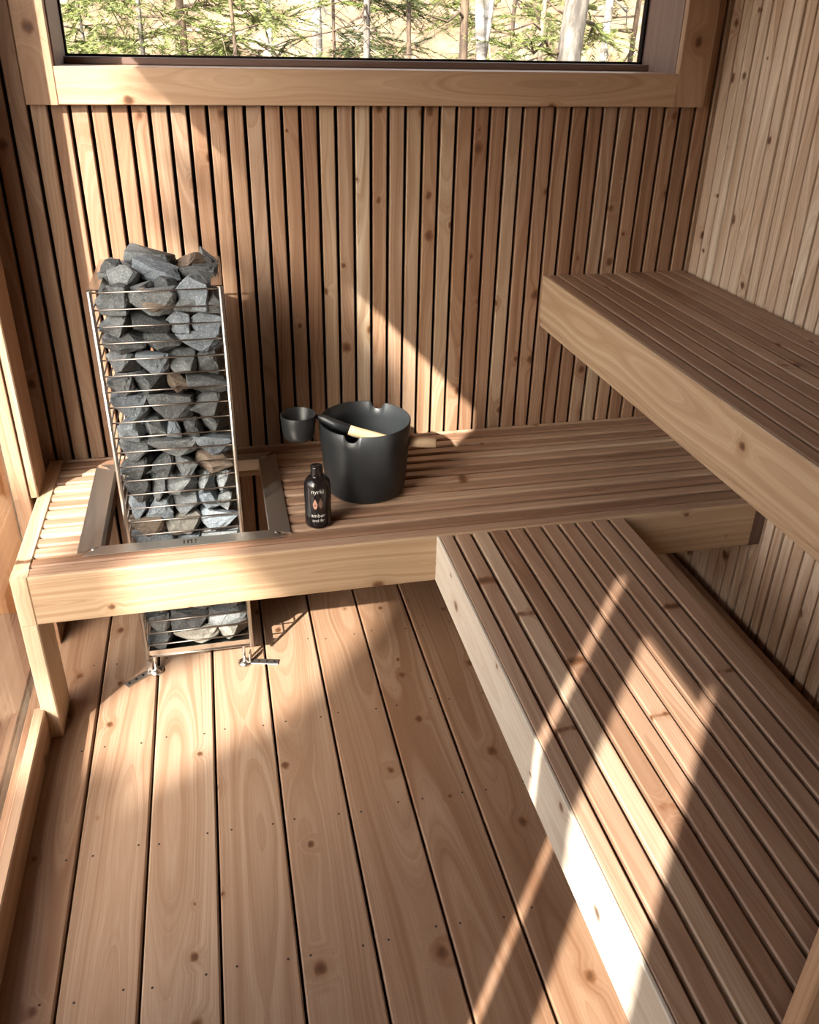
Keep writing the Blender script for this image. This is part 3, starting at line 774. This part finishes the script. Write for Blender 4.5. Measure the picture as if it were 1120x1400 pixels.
def gz(x, y):
    h = -.55 + mnoise.noise(Vector((x * .35, y * .35, 3.1))) * .22 + mnoise.noise(Vector((x * 1.3, y * 1.3, 1.7))) * .06
    if y > 3.0: h += (y - 3.0) * .16 + max(0, y - 9) * .16
    if x < -2.6: h += min((-x - 2.6) * .35, 3.0)  # unseen bank added on the left to lower the skylight
    if y < -3.2: h += min((-y - 3.2) * .6, 4.0) * min(1, max(0, (x + 2.5) / 2.5))  # unseen bank added behind the room to cut the low sky
    return h
s = MB(); gx = [-26 + i * .8 for i in range(76)]; gy = [-24 + i * .8 for i in range(78)]
vs = [(x, y, gz(x, y)) for y in gy for x in gx]; nx = len(gx)
fs = [(j * nx + i, j * nx + i + 1, (j + 1) * nx + i + 1, (j + 1) * nx + i) for j in range(len(gy) - 1) for i in range(nx - 1)]
s.raw(vs, fs, smooth=True); go = struct(s.build('ground', M['ground']))

R0 = Euler((math.radians(62.06), 0, 0)).to_matrix()
ROT = Matrix.Rotation(-0.2302, 3, 'Z') @ Matrix.Rotation(1.0831, 3, 'X') @ Matrix.Rotation(0.0208, 3, 'Z')
FPX, PPY = 1154.1, -38.0
def pray(px, py): return ROT @ Vector(((px - 560) / FPX, -(py - 700 - PPY) / FPX, -1.0))
def spray(s, base, dirv, ln, mat, n=40, leaf=.07, width=.011):
    """a drooping evergreen spray: a stem with needle blades"""
    dirv = dirv.normalized(); side = dirv.cross(Vector((0, 0, 1)))
    side = side.normalized() if side.length > .01 else Vector((1, 0, 0))
    for k in range(n):
        t = k / n; p = base + dirv * (ln * t) + Vector((0, 0, -.12 * ln * t * t))
        sg = 1 if k % 2 else -1
        tip = p + (side * sg * rnd.uniform(.5, 1) + dirv * rnd.uniform(.4, .9) + Vector((0, 0, rnd.uniform(-.5, .35)))).normalized() * leaf * (1.15 - t * .6) * rnd.uniform(.6, 1.3)
        w = Vector((rnd.gauss(0, 1), rnd.gauss(0, 1), rnd.gauss(0, 1))).normalized() * width
        s.raw([p - w, p + w, tip + w * .3, tip - w * .3], [(0, 1, 2, 3)], mat)
def tree(px, Y, wpx, bark_m, label, lean=0.0, kind='birch', fork=None, boughs=5, nm='tree', needles='needle', low=0.0, seed=0):
    d = pray(px, 82); t = (Y - CAM.y) / d.y; b = CAM + d * t
    x, yv = b.x, b.y; z0 = gz(x, yv) - .1
    rad = wpx / 2 / FPX * (b - CAM).dot(ROT @ Vector((0, 0, -1)))
    r = random.Random(seed + int(px))
    T = thing(nm, (x, yv, z0 + .1), label, 'tree')
    s = MB(); H = 7.5
    dx = -(b.z - z0) * lean
    def ctr(zz): return Vector((x + lean * (zz - b.z) + .02 * math.sin(zz * 2 + px), yv + .02 * math.cos(zz * 1.7 + px), zz))
    zs = [z0 + (H) * k / 16 for k in range(17)]
    s.tube([ctr(zz) for zz in zs], [rad * (1.25 if k == 0 else 1.0 - .035 * k) for k in range(17)], 12)
    if fork:
        f0 = b.z + fork[0]
        pts = [ctr(f0 + j * .22) + Vector((fork[1] * (j * .22) ** .8, .06 * j, 0)) for j in range(16)]
        s.tube(pts, [rad * .85 * (1 - j * .04) for j in range(16)], 10)
    s.build('trunk', bark_m, T)
    for k in range(boughs):
        s = MB()
        zz = b.z + r.uniform(-.45, .8) + low
        a = r.uniform(0, 2 * PI); dv = Vector((math.cos(a), math.sin(a) * .7, r.uniform(-.25, .35)))
        p0 = ctr(zz); ln = r.uniform(.35, .95); pts = [p0]
        for j in range(1, 6): pts.append(p0 + dv * ln * j / 5 + Vector((r.uniform(-.05, .05), r.uniform(-.05, .05), r.uniform(-.04, .05) - .02 * j)))
        s.tube(pts, [min(.016, rad * .3) * (1 - j * .17) + .0015 for j in range(6)], 5, mat=0)
        for j in range(2, 6):
            e = pts[j] + Vector((r.uniform(-.25, .25), r.uniform(-.2, .2), r.uniform(-.15, .2))); s.tube([pts[j], e], [.003, .001], 3)
        if kind == 'spruce':
            for j in range(1, 6):
                for q in range(3):
                    spray(s, pts[j], dv + Vector((r.uniform(-.9, .9), r.uniform(-.6, .6), r.uniform(-.6, .3))), r.uniform(.18, .40), 1, 60, .042, .004)
        s.build('branch', [M['brownbark'] if bark_m is not M['birchbark'] else M['greybark'], M[needles]], T)
    return T
tree(432, 8.2, 15, M['birchbark'], 'white birch trunk seen left of centre in the window', seed=1, boughs=6)
tree(371, 9.5, 9, M['birchbark'], 'thin white birch just left of the wider birch in the window', seed=2, boughs=6)
tree(505, 5.6, 10, M['greybark'], 'slim pale grey trunk in the middle of the window', seed=3, boughs=4)
tree(636, 5.4, 13, M['brownbark'], 'dark brown trunk just left of the forked birch', seed=4, boughs=7)
tree(662, 4.8, 15, M['birchbark'], 'forked white birch right of the middle of the window', lean=-.10, seed=5, fork=(-.02, .22), boughs=3)
tree(735, 6.2, 8, M['twig'], 'thin tan sapling between the forked birch and thick trunk', seed=6, boughs=9, lean=.05)
tree(781, 5.0, 38, M['greybark'], 'thick grey conifer trunk at the right of the window', seed=7, lean=.06, boughs=6, kind='spruce', low=.35)
tree(822, 6.0, 12, M['birchbark'], 'mottled birch trunk just right of the thick grey trunk', seed=8, boughs=4)
tree(864, 6.6, 8, M['brownbark'], 'thin dark trunk at the right edge of the window', seed=9, boughs=14, kind='spruce')
tree(193, 6.0, 7, M['greybark'], 'thin grey sapling at the left of the window', seed=10, boughs=8)
tree(250, 7.2, 12, M['brownbark'], 'dark mossy evergreen trunk at the left of the window', seed=11, boughs=22, kind='spruce')
tree(320, 6.6, 6, M['brownbark'], 'small evergreen with drooping sprays left of the thin birch', seed=12, boughs=20, kind='spruce')
tree(120, 6.2, 6, M['greybark'], 'yellow-green evergreen at the far left of the window', seed=13, boughs=22, kind='spruce')
tree(560, 7.0, 7, M['brownbark'], 'evergreen sapling between the slim grey and dark brown trunks', seed=14, boughs=20, kind='spruce')
tree(460, 7.2, 5, M['brownbark'], 'dark sprayed evergreen right of the white birch', seed=15, boughs=18, kind='spruce', needles='needledark')
tree(700, 8.0, 6, M['brownbark'], 'small evergreen seen behind the forked birch', seed=16, boughs=16, kind='spruce')
# two boulders on the slope
def boulder(px, py, Y, size, mat, label):
    d = pray(px, py); p = CAM + d * ((Y - CAM.y) / d.y)
    o = bpy.data.objects.new('boulder', rock(3, mat)); COL.objects.link(o); o.location = (p.x, p.y, min(p.z, gz(p.x, p.y) + size * .2)); o.scale = (size, size * .8, size * .8); o.rotation_euler = (.2, .1, px)
    tag(o, label, 'boulder')
M['boulder'] = bark('pale boulder', (.30, .29, .27), (.52, .51, .49), 6, (1, 1, 1))
boulder(358, 60, 7.4, .26, 'boulder', 'pale sunlit boulder on the slope left of the white birch, through the window')
boulder(222, 62, 6.4, .20, 'stone_dark', 'dark grey boulder among the evergreens at the left of the window')
# undergrowth
s = MB()
for k in range(420):
    px = rnd.uniform(70, 900); Y = rnd.uniform(4.0, 9.5); d = pray(px, 80); b = CAM + d * ((Y - CAM.y) / d.y)
    z0 = gz(b.x, b.y); hh = rnd.uniform(.25, 1.5) if Y < 7 else rnd.uniform(.2, .8)
    p0 = Vector((b.x, b.y, z0)); p1 = p0 + Vector((rnd.uniform(-.5, .5), rnd.uniform(-.3, .3), hh))
    s.tube([p0, p0.lerp(p1, .5) + Vector((rnd.uniform(-.12, .12), 0, 0)), p1], [.009, .006, .002], 4)
    for q in range(3):
        e = p0.lerp(p1, rnd.uniform(.4, 1)); s.tube([e, e + Vector((rnd.uniform(-.4, .4), rnd.uniform(-.2, .2), rnd.uniform(-.05, .25)))], [.004, .0015], 3)
u = s.build('undergrowth', M['twig']); u['kind'] = 'stuff'; tag(u, 'tangle of dry tan twigs over the leaf litter outside the window', 'undergrowth')

# plywood outside the left glass
s = MB(); s.board(-1.3, -.125, 2.33, 2.35, -.12, 1.35, ax=2, ch=.001, tone=.4)
o = s.build('plywood_sheet', M['ply']); tag(o, 'upright orange plywood sheet seen through the left glass above the bench end', 'plywood')
s = MB(); s.board(-1.3, -.125, .6, 2.329, -.14, -.121, ax=1, ch=.001, tone=.5)
o = s.build('plywood_sheet', M['plygrey']); tag(o, 'grey-brown plywood sheet lying outside the left glass below the orange one', 'plywood')

# unseen tree outside, its leaves placed to block sun outside the lit patches
def lit(y0, z0):
    def inpoly(poly):
        c_ = False; j = len(poly) - 1
        for i in range(len(poly)):
            (xi, yi), (xj, yj) = poly[i], poly[j]
            if (yi > z0) != (yj > z0) and y0 < (xj - xi) * (z0 - yi) / (yj - yi) + xi: c_ = not c_
            j = i
        return c_
    B = [(1.52, .05), (1.33, .14), (1.05, .38), (.90, .58), (.82, .75), (.84, .93), (1.0, .96), (1.15, 1.09), (1.3, 1.0), (1.36, .82), (1.35, .62), (1.35, .46), (1.42, .30), (1.54, .17), (1.56, .05)]
    F = [(1.62, .50), (2.1, .46), (2.1, .82), (1.86, .82), (1.62, .70)]
    A = [(1.88, .75), (1.86, 1.05), (1.74, 1.22), (1.62, 1.40), (1.52, 1.60), (1.50, 1.76), (1.58, 2.0), (2.1, 2.0), (2.1, .75)]
    A2 = [(1.66, 1.84), (1.45, 1.86), (1.45, 2.0), (1.66, 2.0)]
    C = [(1.10, 1.71), (.95, 1.70), (.60, 1.72), (.60, 2.0), (1.10, 2.0)]
    D = [(.98, 1.50), (.66, 1.56), (.60, 1.64), (.98, 1.62)]
    E_ = [(-.44, .0), (-.44, 1.62), (-.52, 1.86), (-.66, 1.83), (-.66, .0)]
    return any(inpoly(p) for p in (A, A2, B, C, D, E_, F))
s = MB(); rg = random.Random(5)
st = .075; D0 = 8.5
y0 = .30
while y0 < 2.12:
    z0 = 0.0
    while z0 < 2.0:
        if not any(lit(y0 + a_, z0 + b_) for a_ in (-.05, 0, .05) for b_ in (-.05, 0, .05)):
            for q in range(6):
                yy = y0 + rg.uniform(-.03, .03); zz = z0 + rg.uniform(-.03, .03)
                c0 = Vector((0, yy, zz)) - SUN * (D0 + rg.uniform(-.5, .5))
                a = Vector((rg.gauss(0, 1), rg.gauss(0, 1), rg.gauss(0, 1)))
                a = (a - SUN * a.dot(SUN) * .8).normalized(); b_ = a.cross(SUN).normalized(); w = rg.uniform(.045, .062)
                s.raw([c0 - a * w * 1.3, c0 - b_ * w - a * w * .3, c0 + a * w * 1.3, c0 + b_ * w - a * w * .3], [(0, 1, 2, 3)])
        z0 += st
    y0 += st
cc = Vector((0, 1.2, .9)) - SUN * D0
for k in range(420):
    p = Vector((0, rg.uniform(.1, 2.5), rg.uniform(2.15, 3.6))) - SUN * (D0 + rg.uniform(-.6, .6))
    a = Vector((rg.gauss(0, 1), rg.gauss(0, 1), rg.gauss(0, 1))).normalized(); b_ = a.orthogonal().normalized(); w = .06
    s.raw([p - a * w, p - b_ * w, p + a * w, p + b_ * w], [(0, 1, 2, 3)])
tz = gz(cc.x, cc.y)
shade = thing('tree', (cc.x, cc.y - 1.02, tz), 'unseen leafy tree beyond the left glass, its leaves placed to shape the sun patches', 'tree')
for k in range(46):
    c0 = Vector((0, rg.uniform(1.45, 1.74), rg.uniform(1.42, 1.88))) - SUN * (D0 + rg.uniform(-.5, .5))
    a = (SUN.orthogonal() + Vector((rg.gauss(0, .6), rg.gauss(0, .6), rg.gauss(0, .6)))).normalized(); b_ = a.cross(SUN).normalized(); w = rg.uniform(.015, .035)
    s.raw([c0 - a * w * 1.5, c0 - b_ * w, c0 + a * w * 1.5, c0 + b_ * w], [(0, 1, 2, 3)])
s.build('foliage', M['needledark'], shade)
tb = Vector((0, .18, .5)) - SUN * D0
s = MB(); s.tube([(tb.x, tb.y, tz - .1), (tb.x, tb.y, tz + 2.5), (tb.x + .02, tb.y, tb.z + 2.2)], [.15, .12, .06], 12)
for k in range(7):
    p0 = Vector((tb.x + .01, tb.y, tb.z + 1.75 + .07 * k)); e = p0 + Vector((rg.uniform(-.2, .2), rg.uniform(.6, 1.9), rg.uniform(.0, .8))); s.tube([p0, p0.lerp(e, .5) + Vector((0, 0, .1)), e], [.03, .02, .006], 6)
s.build('trunk', M['brownbark'], shade)

# ================================================================== LIGHT
w = bpy.data.worlds.new('sky'); scene.world = w; w.use_nodes = True
nt = w.node_tree; nt.nodes.clear()
sk = nt.nodes.new('ShaderNodeTexSky'); sk.sky_type = 'NISHITA'; sk.sun_disc = False
sk.sun_elevation = math.asin(-SUN.z); sk.sun_rotation = math.atan2(-SUN.x, -SUN.y); sk.air_density = 1.0; sk.dust_density = 2.5; sk.ozone_density = 1.0
bg = nt.nodes.new('ShaderNodeBackground'); bg.inputs[1].default_value = 1.0
ow = nt.nodes.new('ShaderNodeOutputWorld')
bw = nt.nodes.new('ShaderNodeRGBToBW'); nt.links.new(sk.outputs[0], bw.inputs[0])
haze = mix(nt, 1.0, bw.outputs[0], (1.06, .97, .86), 'MULTIPLY')      # thin bright haze over the blue
nt.links.new(mix(nt, .72, sk.outputs[0], haze), bg.inputs[0]); nt.links.new(bg.outputs[0], ow.inputs[0])
sl = bpy.data.lights.new('sun', 'SUN'); sl.energy = 18.5; sl.angle = math.radians(.6); sl.color = (1.0, .935, .84)
so = bpy.data.objects.new('sun', sl); COL.objects.link(so); so.rotation_euler = SUN.to_track_quat('-Z', 'Y').to_euler(); so.location = (-4, -5, 5)

# ================================================================== CAMERA
cd = bpy.data.cameras.new('camera'); cam = bpy.data.objects.new('camera', cd); COL.objects.link(cam)
cd.sensor_fit = 'VERTICAL'; cd.sensor_height = 36.0; cd.lens = FPX / 1400 * 36.0
cd.shift_y = PPY / 1400; cd.clip_start = .01; cd.clip_end = 200
cam.matrix_world = Matrix.Translation(CAM) @ ROT.to_4x4()
scene.camera = cam
vs_ = scene.view_settings
vs_.view_transform = 'Standard'; vs_.look = 'None'; vs_.gamma = 1.0; vs_.exposure = 0.14
try: vs_.use_curve_mapping = False
except Exception: pass
scene.render.film_transparent = False
cy = scene.cycles
cy.use_denoising = True
cy.max_bounces = 10; cy.diffuse_bounces = 6; cy.glossy_bounces = 5; cy.transparent_max_bounces = 16
cy.sample_clamp_indirect = 8.0
cy.caustics_reflective = False; cy.caustics_refractive = False
